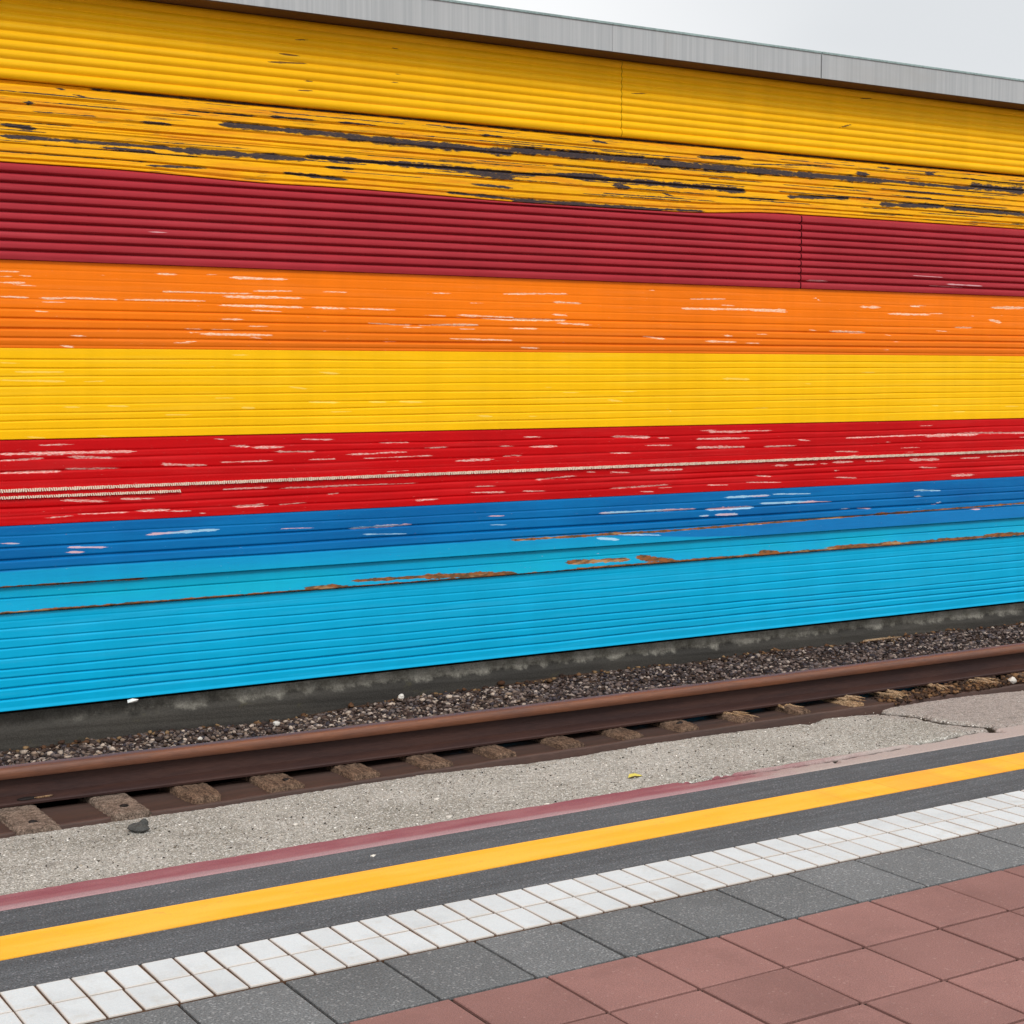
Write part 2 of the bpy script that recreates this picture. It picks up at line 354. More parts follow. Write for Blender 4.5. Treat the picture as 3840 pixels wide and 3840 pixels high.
def dirt(name, a, b):
    m = Mat(name, .95, .1)
    n = m.noise((1, 1, 1), 9, 6, .7); v = m.noise((1, 1, 1), 120, 3, .75)
    m.col(m.scale(m.mix(m.step(n, .35, .65), rgba(a), rgba(b)), m.step(v, .3, .7, .7, 1.3))); m.bump(v, .004, .8); return m
M['dirt'] = dirt('track_dirt', lin(62, 48, 40), lin(84, 66, 54))
def stonem():
    m = Mat('ballast_stone', .9, .2)
    m.col(m.scale(m.attr('scol', 'Color'), m.step(m.noise((1, 1, 1), 190, 3, .7), .3, .7, .75, 1.25))); return m
M['stone'] = stonem()
M['dstone'] = cement('dark_pebble', lin(70, 70, 68), .3, 120, .002, .7)
M['wstone'] = cement('white_stone', lin(214, 208, 198), .12, 120, .002, .8)
M['leafy'] = cement('yellow_leaf', lin(214, 200, 96), .12, 160, .001, .7)
M['paper'] = cement('white_scrap', lin(226, 224, 218), .05, 60, .0005, .8)
M['cord'] = cement('pale_cord', lin(226, 206, 186), .12, 300, .0006, .8)

# ================================================================ GROUND AND PLATFORM
XA, XB = -8.0, 24.0
g = sheet('ground', -300, 300, -300, 300, -.135, M['dirt']); tag(g, kind='structure')
plat('platform_base', XA, XB, -8, 4.83, -.13, -.010, M['grout'])
# paving strips, laid beside each other
plat('paving_strip', XA, XB, 4.600, 4.8305, -.010, .0, M['asph'])
plat('paving_strip', XA, XB, 4.186, 4.412, -.010, .0, M['asph'])
plat('paving_strip', XA, XB, 4.412, 4.600, -.010, -.001, M['asph'])
y_ = plat('yellow_line', XA, XB, 4.4125, 4.5995, -.0009, .003, M['ystripe'])
y_['label'] = 'broad yellow safety line painted along the dark paving'
def edgegrid(name, mat, x0, x1, dx, z, ylo, yhi, rows, kind='structure', front=None, zf=None):
    xs = np.concatenate([np.arange(XA, x0, .25), np.arange(x0, x1, dx), np.arange(x1, XB, .25)])
    lo, hi = ylo(xs), yhi(xs)
    t = np.linspace(0, 1, rows)[:, None]
    X = np.repeat(xs[None], rows, 0); Y = lo[None]*(1-t)+hi[None]*t
    Z = np.full_like(X, z) if zf is None else zf(X, Y)
    if front is not None:
        X = np.vstack([X, xs[None], xs[None]]); Y = np.vstack([Y, hi[None]+.006*wob(xs, 77, 9)[None], hi[None]]); Z = np.vstack([Z, Z[-1:]-.012, np.full((1, len(xs)), front)])
    v = np.stack([X, Y, Z], -1).reshape(-1, 3)
    return tag(mesh_obj(name, v, grid_faces(X.shape[0], X.shape[1]), mat, smooth=False, attrs={'crack': crack_d(X, Y).ravel()}), kind=kind)
e1 = [(XA, 5.64), (1.413, 5.606), (1.6, 5.605), (2.18, 5.588), (2.74, 5.607), (3.1, 5.62), (3.34, 5.589), (3.58, 5.55), (3.8, 5.545), (4.12, 5.566), (4.6, 5.56), (5.004, 5.531), (5.028, 5.495), (5.172, 5.559), (5.364, 5.53), (5.452, 5.506), (5.541, 5.535), (5.618, 5.562), (5.897, 5.565), (6.164, 5.552), (6.47, 5.50), (XB, 5.50)]
ex, ey = zip(*e1)
def edge_y(x): return np.interp(x, ex, ey)+.004*wob(x, 5, 26, 7)+.0035*wob(x, 15, 110, 6)
CR = [[(5.49, 5.55), (5.503, 5.489), (5.576, 5.367), (5.568, 5.223), (5.616, 5.12), (5.681, 5.036), (5.662, 4.991), (5.637, 4.936)],
      [(3.9, 4.955), (4.2, 4.945), (4.464, 4.932), (4.62, 4.927), (4.823, 4.934), (5.069, 4.943)],
      [(4.62, 4.927), (4.632, 4.884)],
      [(5.148, 4.957), (5.296, 4.959), (5.452, 4.981), (5.58, 4.991), (5.60, 4.957), (5.637, 4.936)]]
CW = [.024, .019, .014, .021]
def crack_d(X, Y):
    d = np.zeros_like(X)
    Xw = X+.006*np.sin(Y*61)+.004*np.sin(Y*143+1); Yw = Y+.0035*np.sin(X*47)+.002*np.sin(X*119+2)
    for pl, w in zip(CR, CW):
        for (a, b), (c, e) in zip(pl[:-1], pl[1:]):
            L2 = (c-a)**2+(e-b)**2
            t = np.clip(((Xw-a)*(c-a)+(Yw-b)*(e-b))/L2, 0, 1)
            r = np.hypot(Xw-a-t*(c-a), Yw-b-t*(e-b))
            d = np.maximum(d, np.clip(1.25-r/w, 0, 1))
    return d
def ledge_z(X, Y):
    z = -.030*crack_d(X, Y)
    z = z+.0012*np.sin(X*3.1+1)*np.sin(Y*7)
    xc = np.interp(Y, [4.93, 5.0, 5.036, 5.12, 5.223, 5.367, 5.489, 5.6], [5.64, 5.66, 5.681, 5.616, 5.568, 5.576, 5.503, 5.49])
    z = z+np.where(X > xc, .006, 0)*np.clip((Y-4.95)/.05, 0, 1)      # the far slab sits a little proud
    return z
tag(edgegrid('concrete_ledge', M['agg'], 1.0, 7.2, .006, 0, lambda x: np.full_like(x, 4.962)+.0035*wob(x, 9, 20, 8), edge_y, 90, front=-.13, zf=ledge_z), 'speckled exposed aggregate concrete edge beside the track')
tag(edgegrid('kerb_stripe', M['mstripe'], 1.0, 7.2, .008, .0, lambda x: np.full_like(x, 4.829), lambda x: np.full_like(x, 4.969)+.0035*wob(x, 9, 20, 8), 30, zf=lambda X, Y: .0003+.0028*np.clip((Y-4.829)/.008, 0, 1)-.03*crack_d(X, Y)), 'worn maroon painted stripe along the concrete edge')
# white tactile tiles: two rows
def tiles(name, rows, pitch, x0, mat, gap, bev, zt, j, stagger=0):
    m = MB(); ed = []
    for ri, (ya, yb) in enumerate(rows):
        off = x0+(RS.rand()-.5)*j*2+stagger*ri
        n0 = int((XA+.5-off)/pitch); n1 = int((XB-.5-off)/pitch)
        for k in range(n0, n1):
            xa = off+k*pitch+gap/2+(RS.rand()-.5)*j; xb = off+(k+1)*pitch-gap/2+(RS.rand()-.5)*j
            z = zt+(RS.rand()-.5)*.0012
            m.box(xa, xb, ya+gap/2*.8+(RS.rand()-.5)*j*.5, yb-gap/2*.8+(RS.rand()-.5)*j*.5, -.0098, z, bev, RS.rand())
            ed += [1]*8+[.15]*4
    o = mesh_obj(name, m.v, m.f, mat, None, False, {'tint': np.array(m.a), 'edge': np.array(ed)})
    return tag(o, kind='structure')
plat('tile_bed', XA, XB, 3.866, 4.186, -.010, -.0035, M['tgrout'])
def bedtiles():
    m = MB(); V = []; ed = []; F = []; T = []
    for ri, (ya, yb) in enumerate(((4.035, 4.183), (3.872, 4.031))):
        for k in range(-90, 250):
            xa = 1.133+k*.0945; gap = .0065+.0035*RS.rand()
            if k < 0 and xa < XA+.2: continue
            a0 = xa+gap/2+(RS.rand()-.5)*.002; a1 = xa+.0945-gap/2+(RS.rand()-.5)*.002
            if a1 > XB-.2: continue
            b0 = ya+.001+RS.rand()*.0016; b1 = yb-.001-RS.rand()*.002; z = .0015+(RS.rand()-.5)*.0008
            sk = (RS.rand()-.5)*.002
            # outer rim, inner rim (worn edge), centre
            base = len(V); t = RS.rand()
            for (i, zz, e) in ((0, -.009, 1), (0, z-.0012, 1), (.0012, z, .9), (.010, z, .0)):
                V += [(a0+i+sk, b0+i, zz), (a1-i+sk, b0+i, zz), (a1-i-sk, b1-i, zz), (a0+i-sk, b1-i, zz)]; ed += [e]*4; T += [t]*4
            for l in range(3):
                for q in range(4):
                    F.append((base+l*4+q, base+l*4+(q+1) % 4, base+(l+1)*4+(q+1) % 4, base+(l+1)*4+q))
            F.append((base+12, base+13, base+14, base+15))
    return tag(mesh_obj('white_tile_strip', V, F, M['tile'], None, False, {'tint': np.array(T), 'edge': np.array(ed)}), 'double row of small white tiles let into the platform', kind='structure')
bedtiles()
tiles('grey_slab_row', ((3.535, 3.864),), .2915, 1.70, M['gslab'], .010, .002, 0, .002)
rr = []; y1 = 3.531
for k in range(30):
    rr.append((y1-.288, y1)); y1 -= .2925
tiles('red_slab_paving', rr, .2935, 1.72, M['rslab'], .0105, .0025, 0, .003)

# ================================================================ CLADDING
YW = 7.2
dark=[(1.9,2.675,2.04,2.668,16),(1.9,2.626,2.66,2.629,16),(2.66,2.629,3.33,2.63,29),(3.33,2.643,4.49,2.637,26),(2.75,2.799,3.07,2.802,8),(3.15,2.808,3.37,2.808,10),(2.9,2.761,3.54,2.758,27),(3.54,2.758,4.49,2.748,39),(2.53,2.734,2.66,2.732,14),(2.34,2.606,2.58,2.602,12),(2.55,2.541,2.82,2.547,11),(3.22,2.555,3.54,2.541,16),(3.51,2.809,3.7,2.809,9),(3.44,2.594,3.58,2.595,15),(4.11,2.514,4.49,2.502,16),(4.25,2.562,4.49,2.556,13),(4.31,2.811,4.42,2.81,12),(4.24,2.627,4.49,2.617,29),(2.15,2.847,2.17,2.843,10),(2.23,2.824,2.26,2.819,8),(2.01,2.779,2.03,2.776,20),(4.49,2.764,5.52,2.768,39),(5.35,2.756,7.11,2.764,36),(4.49,2.63,5.04,2.659,18),(4.79,2.649,6.04,2.639,28),(5.13,2.615,5.23,2.607,25),(5.7,2.802,6.02,2.814,20),(4.49,2.502,5.45,2.499,22),(5.45,2.499,5.74,2.503,12),(6.89,2.792,6.98,2.79,28),(7.11,2.759,7.86,2.757,21),(7.85,2.781,8.34,2.778,39),(7.09,2.622,7.63,2.639,29),(7.63,2.631,8.35,2.624,26),(6.36,2.623,6.83,2.639,20),(4.99,2.835,5.08,2.828,15),(6.08,2.781,6.64,2.811,7),(7.06,2.83,7.15,2.829,11),(7.46,2.829,7.52,2.825,25),(5.46,2.586,5.52,2.575,11),(3.2,3.1,3.29,3.099,11),(3.28,3.17,3.34,3.176,7),(3.14,3.055,3.33,3.067,9),(3.33,2.986,3.36,2.987,10),(3.29,2.939,3.36,2.943,10),(3.79,3.023,3.82,3.023,10),(3.81,3.063,3.83,3.062,6),(5.23,3.095,5.33,3.104,7),(6.9,3.216,6.99,3.224,8),(6.74,3.035,6.83,3.06,8),(3.17,2.867,3.2,2.867,5),(3.79,3.186,3.83,3.184,6)]
owhite=[(1.88,2.043,1.95,2.043,6),(1.97,2.029,2.0,2.027,8),(1.88,2.02,1.92,2.022,6),(1.88,1.995,1.98,1.997,7),(1.88,1.935,1.99,1.934,7),(2.05,1.933,2.15,1.933,8),(2.15,1.936,2.39,1.934,7),(2.43,1.934,2.8,1.938,7),(2.59,2.055,2.67,2.055,7),(2.82,2.058,2.86,2.059,5),(2.94,2.05,3.22,2.05,9),(2.61,1.975,3.03,1.976,6),(2.91,1.963,3.29,1.964,11),(3.06,1.989,3.24,1.994,6),(2.89,1.921,3.3,1.92,10),(3.36,1.921,3.52,1.918,9),(3.57,1.919,3.81,1.915,6),(3.05,1.898,3.19,1.896,5),(2.89,1.856,2.99,1.855,7),(2.79,1.787,3.14,1.785,10),(2.19,1.771,2.23,1.769,8),(2.14,1.726,2.18,1.721,8),(3.66,1.85,3.82,1.844,8),(3.84,1.844,3.89,1.843,7),(4.03,1.848,4.28,1.852,11),(3.42,1.995,3.54,1.995,5),(4.02,2.005,4.11,2.005,7),(4.25,1.96,4.3,1.96,5),(4.17,1.899,4.49,1.891,7),(4.31,1.885,4.49,1.877,7),(4.44,2.012,4.49,2.014,7),(4.49,2.014,4.82,2.022,7),(4.75,1.979,4.91,1.975,10),(4.49,1.884,4.82,1.886,12),(4.74,1.912,4.83,1.908,7),(4.77,1.868,4.97,1.862,8),(5.65,2.014,5.9,2.02,6),(5.6,1.962,6.35,1.97,10),(6.09,1.961,6.35,1.958,8),(6.58,2.045,6.61,2.03,12),(6.94,2.002,7.09,2.002,13),(7.17,1.964,7.51,1.965,11),(7.51,1.97,7.62,1.971,5),(6.7,1.854,6.97,1.849,13),(6.54,1.856,6.58,1.853,6),(5.34,1.806,5.47,1.793,10),(5.9,1.817,5.95,1.815,9),(5.77,1.784,5.98,1.781,9),(7.36,2.014,7.43,2.012,10),(8.07,2.023,8.37,2.026,15),(8.05,1.947,8.15,1.932,18),(7.74,1.889,7.89,1.89,8),(7.58,1.866,7.65,1.863,7),(7.15,1.836,7.18,1.833,8),(4.54,1.738,4.65,1.735,8),(4.49,1.836,4.64,1.836,7),(4.12,1.778,4.49,1.774,7)]
ypale=[(1.94,1.61,2.14,1.61,8),(1.87,1.649,1.94,1.647,6),(1.87,1.574,2.15,1.568,7),(2.14,1.454,2.21,1.453,6),(2.34,1.458,2.43,1.455,7),(3.23,1.54,3.32,1.53,8),(3.34,1.467,3.48,1.463,9),(3.66,1.464,3.75,1.462,9),(3.83,1.464,3.95,1.46,9),(4.28,1.387,4.36,1.383,8),(2.99,1.444,3.05,1.441,10),(5.9,1.576,6.08,1.572,11),(5.51,1.407,5.53,1.384,9),(5.1,1.461,5.19,1.453,9),(1.98,1.325,2.05,1.319,7),(2.3,1.323,2.34,1.32,6),(3.4,1.609,3.48,1.604,9)]
rwhite=[(1.86,1.255,2.45,1.252,12),(1.86,1.225,2.03,1.23,8),(2.17,1.234,2.35,1.225,11),(1.86,1.171,2.11,1.171,9),(2.15,1.179,2.37,1.176,7),(2.59,1.187,2.8,1.178,9),(2.71,1.175,2.74,1.17,7),(2.88,1.187,3.13,1.188,6),(2.94,1.264,3.02,1.259,8),(3.05,1.255,3.19,1.254,11),(3.16,1.231,3.36,1.226,8),(3.3,1.287,3.45,1.282,8),(2.86,1.297,2.89,1.294,6),(3.54,1.208,3.71,1.209,9),(3.71,1.21,3.86,1.211,7),(3.62,1.184,4.01,1.189,5),(3.73,1.259,3.88,1.257,5),(3.33,1.187,3.47,1.187,6),(3.98,1.228,4.09,1.23,7),(4.14,1.159,4.36,1.162,10),(4.42,1.227,4.49,1.225,7),(4.44,1.174,4.49,1.175,7),(2.06,0.964,2.16,0.968,6),(2.2,0.973,2.42,0.973,5),(2.47,0.978,2.61,0.977,9),(2.62,0.969,2.73,0.965,6),(2.77,0.952,2.78,0.951,5),(2.89,1.06,3.1,1.062,8),(3.2,1.054,3.59,1.056,8),(3.59,1.053,3.91,1.052,4),(2.94,0.979,3.09,0.976,10),(3.18,0.975,3.3,0.98,6),(3.42,1.014,3.49,1.017,5),(3.91,0.965,4.03,0.969,8),(4.26,1.022,4.37,1.021,5),(4.25,0.992,4.44,0.988,7),(2.4,1.035,2.54,1.032,8),(2.13,1.041,2.31,1.029,10),(4.56,1.272,4.65,1.27,7),(4.61,1.221,4.76,1.221,11),(4.49,1.177,4.54,1.175,7),(5.13,1.265,5.37,1.257,12),(5.35,1.209,5.51,1.206,6),(5.44,1.248,5.51,1.247,6),(5.79,1.277,6.03,1.274,11),(6.04,1.275,6.24,1.274,6),(5.71,1.238,6.08,1.236,9),(5.71,1.192,6.05,1.187,12),(6.2,1.183,6.43,1.184,9),(6.46,1.218,6.54,1.21,8),(5.12,1.174,5.24,1.171,7),(6.84,1.219,7.51,1.225,8),(7.51,1.223,7.98,1.229,18),(7.98,1.229,8.4,1.221,10),(6.77,1.14,6.93,1.136,8),(7.16,1.187,7.2,1.186,6),(4.64,1.045,4.88,1.058,8),(4.97,1.076,5.01,1.072,7),(5.12,1.07,5.24,1.063,7),(5.39,1.073,5.61,1.071,10),(5.12,0.981,5.52,0.988,7),(5.33,0.955,5.41,0.952,6),(5.79,0.975,5.93,0.97,6),(6.08,0.98,6.33,0.971,6),(6.15,1.016,6.25,1.009,8),(6.28,1.072,6.38,1.07,9),(6.44,1.071,6.6,1.07,9),(6.65,1.072,6.69,1.07,8),(6.74,1.078,6.89,1.077,11),(7.01,1.076,7.15,1.075,10),(7.38,1.077,7.62,1.073,15),(7.46,1.025,7.61,1.017,8),(6.77,0.986,6.93,0.977,8),(7.74,0.967,7.94,0.965,13),(7.82,1.071,7.99,1.07,7),(8.06,1.075,8.41,1.076,7),(4.56,0.988,4.69,0.982,7)]
bwhite=[(2.52,0.869,2.85,0.874,11),(3.55,0.844,3.88,0.848,11),(1.86,0.862,1.93,0.857,7),(2.15,0.828,2.31,0.82,7),(2.15,0.807,2.21,0.803,8),(3.62,0.809,3.86,0.799,5),(3.18,0.858,3.33,0.855,4),(4.35,0.866,4.43,0.864,6),(4.35,0.819,4.44,0.815,4),(5.05,0.851,5.69,0.846,10),(5.79,0.841,6.12,0.839,15),(5.85,0.806,6.0,0.803,11),(5.74,0.803,5.79,0.804,9),(5.92,0.902,6.23,0.901,11),(6.27,0.904,6.56,0.896,6),(6.19,0.856,6.6,0.85,11),(6.37,0.856,6.72,0.842,6),(6.81,0.794,6.86,0.796,8),(7.42,0.884,7.64,0.874,8),(7.42,0.846,7.47,0.844,8),(7.59,0.789,7.64,0.804,10),(6.94,0.793,7.05,0.785,6),(5.03,0.718,5.16,0.704,13),(5.17,0.727,5.44,0.71,6),(6.12,0.738,6.18,0.733,6),(7.92,0.746,8.0,0.743,10)]
rust=[(3.22,0.543,3.59,0.545,26),(3.56,0.58,3.96,0.575,11),(3.96,0.577,4.49,0.557,22),(1.84,0.553,4.49,0.55,8),(4.49,0.546,8.43,0.563,11),(4.83,0.593,5.23,0.586,16),(5.3,0.593,5.54,0.561,21),(4.88,0.553,6.17,0.556,10),(6.17,0.569,6.3,0.565,17),(6.69,0.566,7.28,0.565,15),(7.62,0.566,7.72,0.565,15),(8.05,0.569,8.43,0.563,16),(2.06,0.554,2.34,0.545,11),(3.3,0.563,3.47,0.564,12),(1.84,0.668,2.49,0.663,5),(4.49,0.731,5.54,0.728,7),(5.54,0.728,8.42,0.761,6),(7.09,0.749,7.41,0.748,11),(5.05,0.731,5.19,0.731,10)]

def rstroke(n, z0, z1, x0, x1, w, l):
    return [(round(x, 2), z, x+RS.uniform(*l), z+RS.uniform(-.002, .002), RS.uniform(*w)) for x, z in zip(RS.uniform(x0, x1, n), RS.uniform(z0, z1, n))]
COLS = np.concatenate([np.arange(XA, 1.4, .35), np.arange(1.4, 9.0, .02), np.arange(9.0, XB+.01, .3)])
mtx = [XA, 1.89, 2.46, 3.08, 3.55, 3.99, 4.49, 5.22, 5.67, 5.86, 6.15, 6.45, 7.09, 8.35, XB]
mtz = [2.506, 2.506, 2.507, 2.489, 2.492, 2.486, 2.477, 2.480, 2.483, 2.492, 2.512, 2.513, 2.515, 2.517, 2.517]
def mar_delta(x):
    xx = np.asarray(x); return (np.interp(xx-.12, mtx, mtz)+np.interp(xx, mtx, mtz)+np.interp(xx+.12, mtx, mtz))/3-2.505
def field(X, Z, strokes):
    f = np.zeros_like(X)
    for st_ in strokes:
        (xa, za, xb, zb, w) = st_
        if xb <= xa+.01: xb = xa+.03
        hw = max(w, 4.2)/1000*.52
        m = (X > xa-.06) & (X < xb+.06)
        if not m.any(): continue
        t = (X[m]-xa)/(xb-xa); zc = za+np.clip(t, 0, 1)*(zb-za)-w/2000
        ph = xa*37
        end = np.clip(np.minimum(X[m]-xa+.025, xb+.025-X[m])/.04, 0, 1)
        q = X[m]+.05*np.sin(X[m]*17+ph)
        wloc = hw*(.95+.15*np.sin(q*19+ph)+.14*np.sin(q*47+ph*2)+.10*np.sin(q*83+ph))
        r = np.abs(Z[m]-zc)/np.maximum(wloc*end, 1e-4)
        f[m] = np.maximum(f[m], np.clip(1.45-r*.95, 0, 1)*end**.5)
    return f
def panel(name, root, mat, zt, zb, base, grooves, x0=XA, x1=XB, dz=.0026, warp=None, attrs=None, wobble=.0012, label=None, lips=True):
    """horizontal ribbed sheet. base(z)->outward offset; grooves: (z left, z right, half width, depth, seed) """
    xs = COLS[(COLS > x0) & (COLS < x1)]; xs = np.concatenate([[x0], xs, [x1]])
    n = int((zt-zb)/dz)+1; zs = np.linspace(zt, zb, n)
    X, Z = np.meshgrid(xs, zs)
    D = base(Z)
    for i, (zl, zr, w, dp) in enumerate(grooves):
        sd = int(zl*1000)
        zc = zl+(zr-zl)*np.clip((xs-1.87)/6.53, -.3, 1.5)+wobble*wob(xs, sd, 1.3)
        dd = dp*(1+.35*wob(xs, sd+3, .9))
        u = (Z-zc[None])/w
        D = D-dd[None]*np.exp(-u*u)
    Y = YW-D-.0025*wob(xs, 31, .6)[None]
    Zg = Z if warp is None else Z+warp(X, Z)
    A = {k: field(X, Zg, s)*(1.25 if k == 'rust' else 1) for k, s in (attrs or {}).items()}
    back = np.full((1, len(xs)), YW+.030)
    X = np.vstack([X[:1], X, X[-1:]]); Y = np.vstack([back, Y, back]); Zg = np.vstack([Zg[:1], Zg, Zg[-1:]])
    A = {k: np.vstack([a[:1]*0, a, a[-1:]*0]).ravel() for k, a in A.items()}
    v = np.stack([X, Y, Zg], -1).reshape(-1, 3)
    o = mesh_obj(name, v, grid_faces(X.shape[0], X.shape[1]), mat, root, smooth=True, attrs=A)
    if label: o['label'] = label
    return o
def ribs(valleys, amp, p=.6, off=.004, lean=0.0):
    vs = sorted(valleys)
    def f(z):
        out = np.full_like(z, off+amp)
        for a, b in zip(vs[:-1], vs[1:]):
            m = (z >= a) & (z < b); t = (z[m]-a)/(b-a)
            t = t**(1+lean)
            out[m] = off+amp*np.sin(np.pi*t)**p
        return out
    return f
def pl(pts):
    zz, dd = zip(*sorted(pts)); return lambda z: np.interp(z, zz, dd)
wall = empty('painted_wall', (5, 7.3, -.1), 'long wall of ribbed cladding painted in yellow, maroon, orange, red, blue and cyan bands', 'wall')
# body behind the sheets, near-black to paint the shadow gap over the plinth
m_ = MB(); m_.box(XA, XB, 7.262, 12, -.3, 3.40); m_.build('wall_core', M['void'], wall)
m_ = MB(); m_.box(XA-.1, XB+.1, 7.22, 12.1, 3.400, 3.408); m_.build('roof', M['cop'], wall)
topv = [3.262, 3.222, 3.183, 3.143, 3.103, 3.063, 3.024, 2.984, 2.944, 2.903, 2.861]
tb = ribs(topv, .0095, .85, .010, .0)
tstr = [s for s in dark if s[1] > 2.87]; dstr = [s for s in dark if s[1] <= 2.87]
for xa, xb in ((XA, 5.168), (5.171, XB)):
    o = panel('cladding_sheet', wall, M['top'], 3.260, 2.861, lambda z: tb(z)+np.where(z < 2.9, .004, 0), [], xa, xb, attrs={'wear_shade': tstr},
          label='corrugated yellow sheet under the coping')
bl = [2.857, 2.803, 2.762, 2.728, 2.690, 2.662, 2.627, 2.590, 2.552, 2.525]
def lap(z):
    out = np.full_like(z, .004)
    for a, b in zip(bl[:-1], bl[1:]):
        m = (z <= a) & (z > b); out[m] = .002+.006*(a-z[m])/(a-b)
    return out
dgr = [(2.850, 2.852, .006, .020), (2.794, 2.803, .0025, .008), (2.759, 2.764, .003, .010), (2.716, 2.728, .0022, .007), (2.684, 2.691, .003, .009), (2.669, 2.655, .002, .005),
       (2.629, 2.627, .004, .012), (2.59, 2.582, .0022, .008), (2.551, 2.543, .0026, .009), (2.52, 2.522, .002, .006)]
dwarp = lambda X, Z: (mar_delta(X)+.003)*np.clip((2.60-Z)/.09, 0, 1)
streaks_and_shade = dstr+[(2.3, 2.857, 9.2, 2.859, 8)]+rstroke(70, 2.53, 2.84, 1.5, 9, (2, 4), (.1, .8))+rstroke(30, 2.53, 2.84, 5, 9, (3, 6), (.1, .6))+rstroke(14, 2.55, 2.82, 9, 20, (8, 20), (.4, 1.2))+rstroke(10, 2.55, 2.82, -4, 1.2, (8, 16), (.3, .9))  # long stroke at the top edge paints the shadow line under the sheet above
panel('cladding_sheet', wall, M['dis'], 2.856, 2.506, lap, dgr, attrs={'wear_shade': streaks_and_shade}, warp=dwarp, wobble=.0022, label='peeling yellow boards with dark bare streaks')
marv = [2.505, 2.463, 2.421, 2.379, 2.338, 2.297, 2.256, 2.215, 2.174, 2.131, 2.091]
def mb(z):
    out = np.full_like(z, .018)
    for a, b in zip(marv[1:], marv[:-1]):
        q = (z >= a) & (z < b); t = (z[q]-a)/(b-a); out[q] = .018+.0045*np.sin(np.pi*t)+.002*(.5-t)
    for a in marv[:-1]: out -= .020*np.exp(-((z-a-.0005)/.0048)**2)
    return out
mwarp = lambda X, Z: mar_delta(X)*np.clip((Z-2.465)/.04, 0, 1)
mw = [(6.5, 2.142, 6.66, 2.142, 8), (7.65, 2.153, 7.95, 2.150, 7), (7.5, 2.14, 7.8, 2.136, 5), (2.55, 2.24, 2.62, 2.24, 5), (7.35, 2.195, 7.6, 2.192, 4)]
for xa, xb in ((XA, 6.446), (6.454, XB)):
    panel('cladding_sheet', wall, M['mar'], 2.5045, 2.0915, lambda z: mb(z), [], xa, xb, dz=.0018, warp=mwarp, attrs={'wear_shade': mw}, label='maroon corrugated sheet')
og = [(2.052, 2.055, .003, .0012), (2.010, 2.012, .003, .0015), (1.966, 1.968, .003, .0015), (1.922, 1.925, .003, .0018), (1.878, 1.880, .0045, .005), (1.838, 1.838, .0045, .006), (1.795, 1.797, .005, .007), (1.753, 1.758, .005, .008), (1.722, 1.722, .003, .003)]
panel('cladding_sheet', wall, M['ora'], 2.0905, 1.7105, pl([(2.09, .006), (1.9, .008), (1.74, .009), (1.71, .005)]), og,
      attrs={'wear_shade': owhite+rstroke(30, 1.74, 2.06, 1.5, 9, (3, 4), (.02, .12))+rstroke(30, 1.75, 2.05, 9, 22, (5, 8), (.3, .7))+rstroke(16, 1.75, 2.05, -6, 1.5, (5, 8), (.2, .5))}, label='orange grooved sheet with white scrapes')
yg = [(l, r, .0028, .0042) for l, r in zip((1.66, 1.62, 1.584, 1.541, 1.498, 1.459, 1.423, 1.39, 1.351), (1.668, 1.633, 1.603, 1.563, 1.523, 1.482, 1.449, 1.402, 1.361))]
panel('cladding_sheet', wall, M['yel'], 1.7095, 1.3120, pl([(1.71, .008), (1.31, .008)]), yg, attrs={'wear_shade': ypale+rstroke(20, 1.33, 1.69, 1.5, 9, (3, 5), (.03, .12))}, wobble=.002, label='bright yellow finely grooved sheet')
rg = [(1.253, 1.256, .004, .004), (1.221, 1.218, .005, .003), (1.167, 1.172, .005, .004), (1.128, 1.13, .003, .0018), (1.045, 1.04, .005, .004), (1.011, 1.008, .006, .005), (.972, .975, .004, .003)]
panel('cladding_sheet', wall, M['red'], 1.3110, .9345, pl([(1.311, .002), (1.30, .006), (1.2, .009), (1.05, .007), (.9345, .009)]), rg,
      attrs={'wear_shade': rwhite+rstroke(16, .95, 1.3, 1.5, 9, (3, 4), (.03, .16))+rstroke(50, .95, 1.3, 9, 22, (5, 9), (.3, .8))+rstroke(24, .95, 1.3, -6, 1.5, (5, 8), (.2, .5))}, wobble=.004, label='red sheet with white scrapes')
bb = pl([(.9335, .006), (.925, .009), (.79, .010), (.74, .012), (.734, .010), (.672, .021), (.667, .022), (.662, .002), (.655, .004), (.60, .009), (.556, .020), (.5505, .021), (.5445, .001), (.5440, .000)])
bg_ = [(.887, .869, .003, .003), (.836, .834, .004, .008), (.782, .784, .005, .011), (.737, .742, .004, .007), (.610, .612, .003, .005)]
rust = [(a, z+w*.0004+.001, b, y+w*.0004+.001, w+3) for a, z, b, y, w in rust]
panel('cladding_sheet', wall, M['blu'], .9335, .5440, bb, bg_, attrs={'wear_shade': bwhite+rstroke(10, .78, .92, 9, 20, (5, 9), (.3, .8)), 'rust': rust+[(9, .552, 20, .552, 9), (-6, .552, 1.8, .552, 8)]}, wobble=.0018,
      label='blue to cyan overlapping sheets with rusty lower edges')
cg = [(.51, .51, .003, .0012), (.475, .475, .003, .003), (.432, .430, .003, .005), (.390, .384, .003, .006), (.347, .338, .0032, .006), (.300, .280, .0032, .007), (.257, .250, .0032, .007), (.214, .214, .004, .009), (.166, .174, .004, .008)]
panel('cladding_sheet', wall, M['cya'], .5430, .1150, pl([(.543, .003), (.53, .006), (.13, .014), (.118, .018), (.115, .018)]), cg, wobble=.003, label='cyan grooved sheet at the foot')
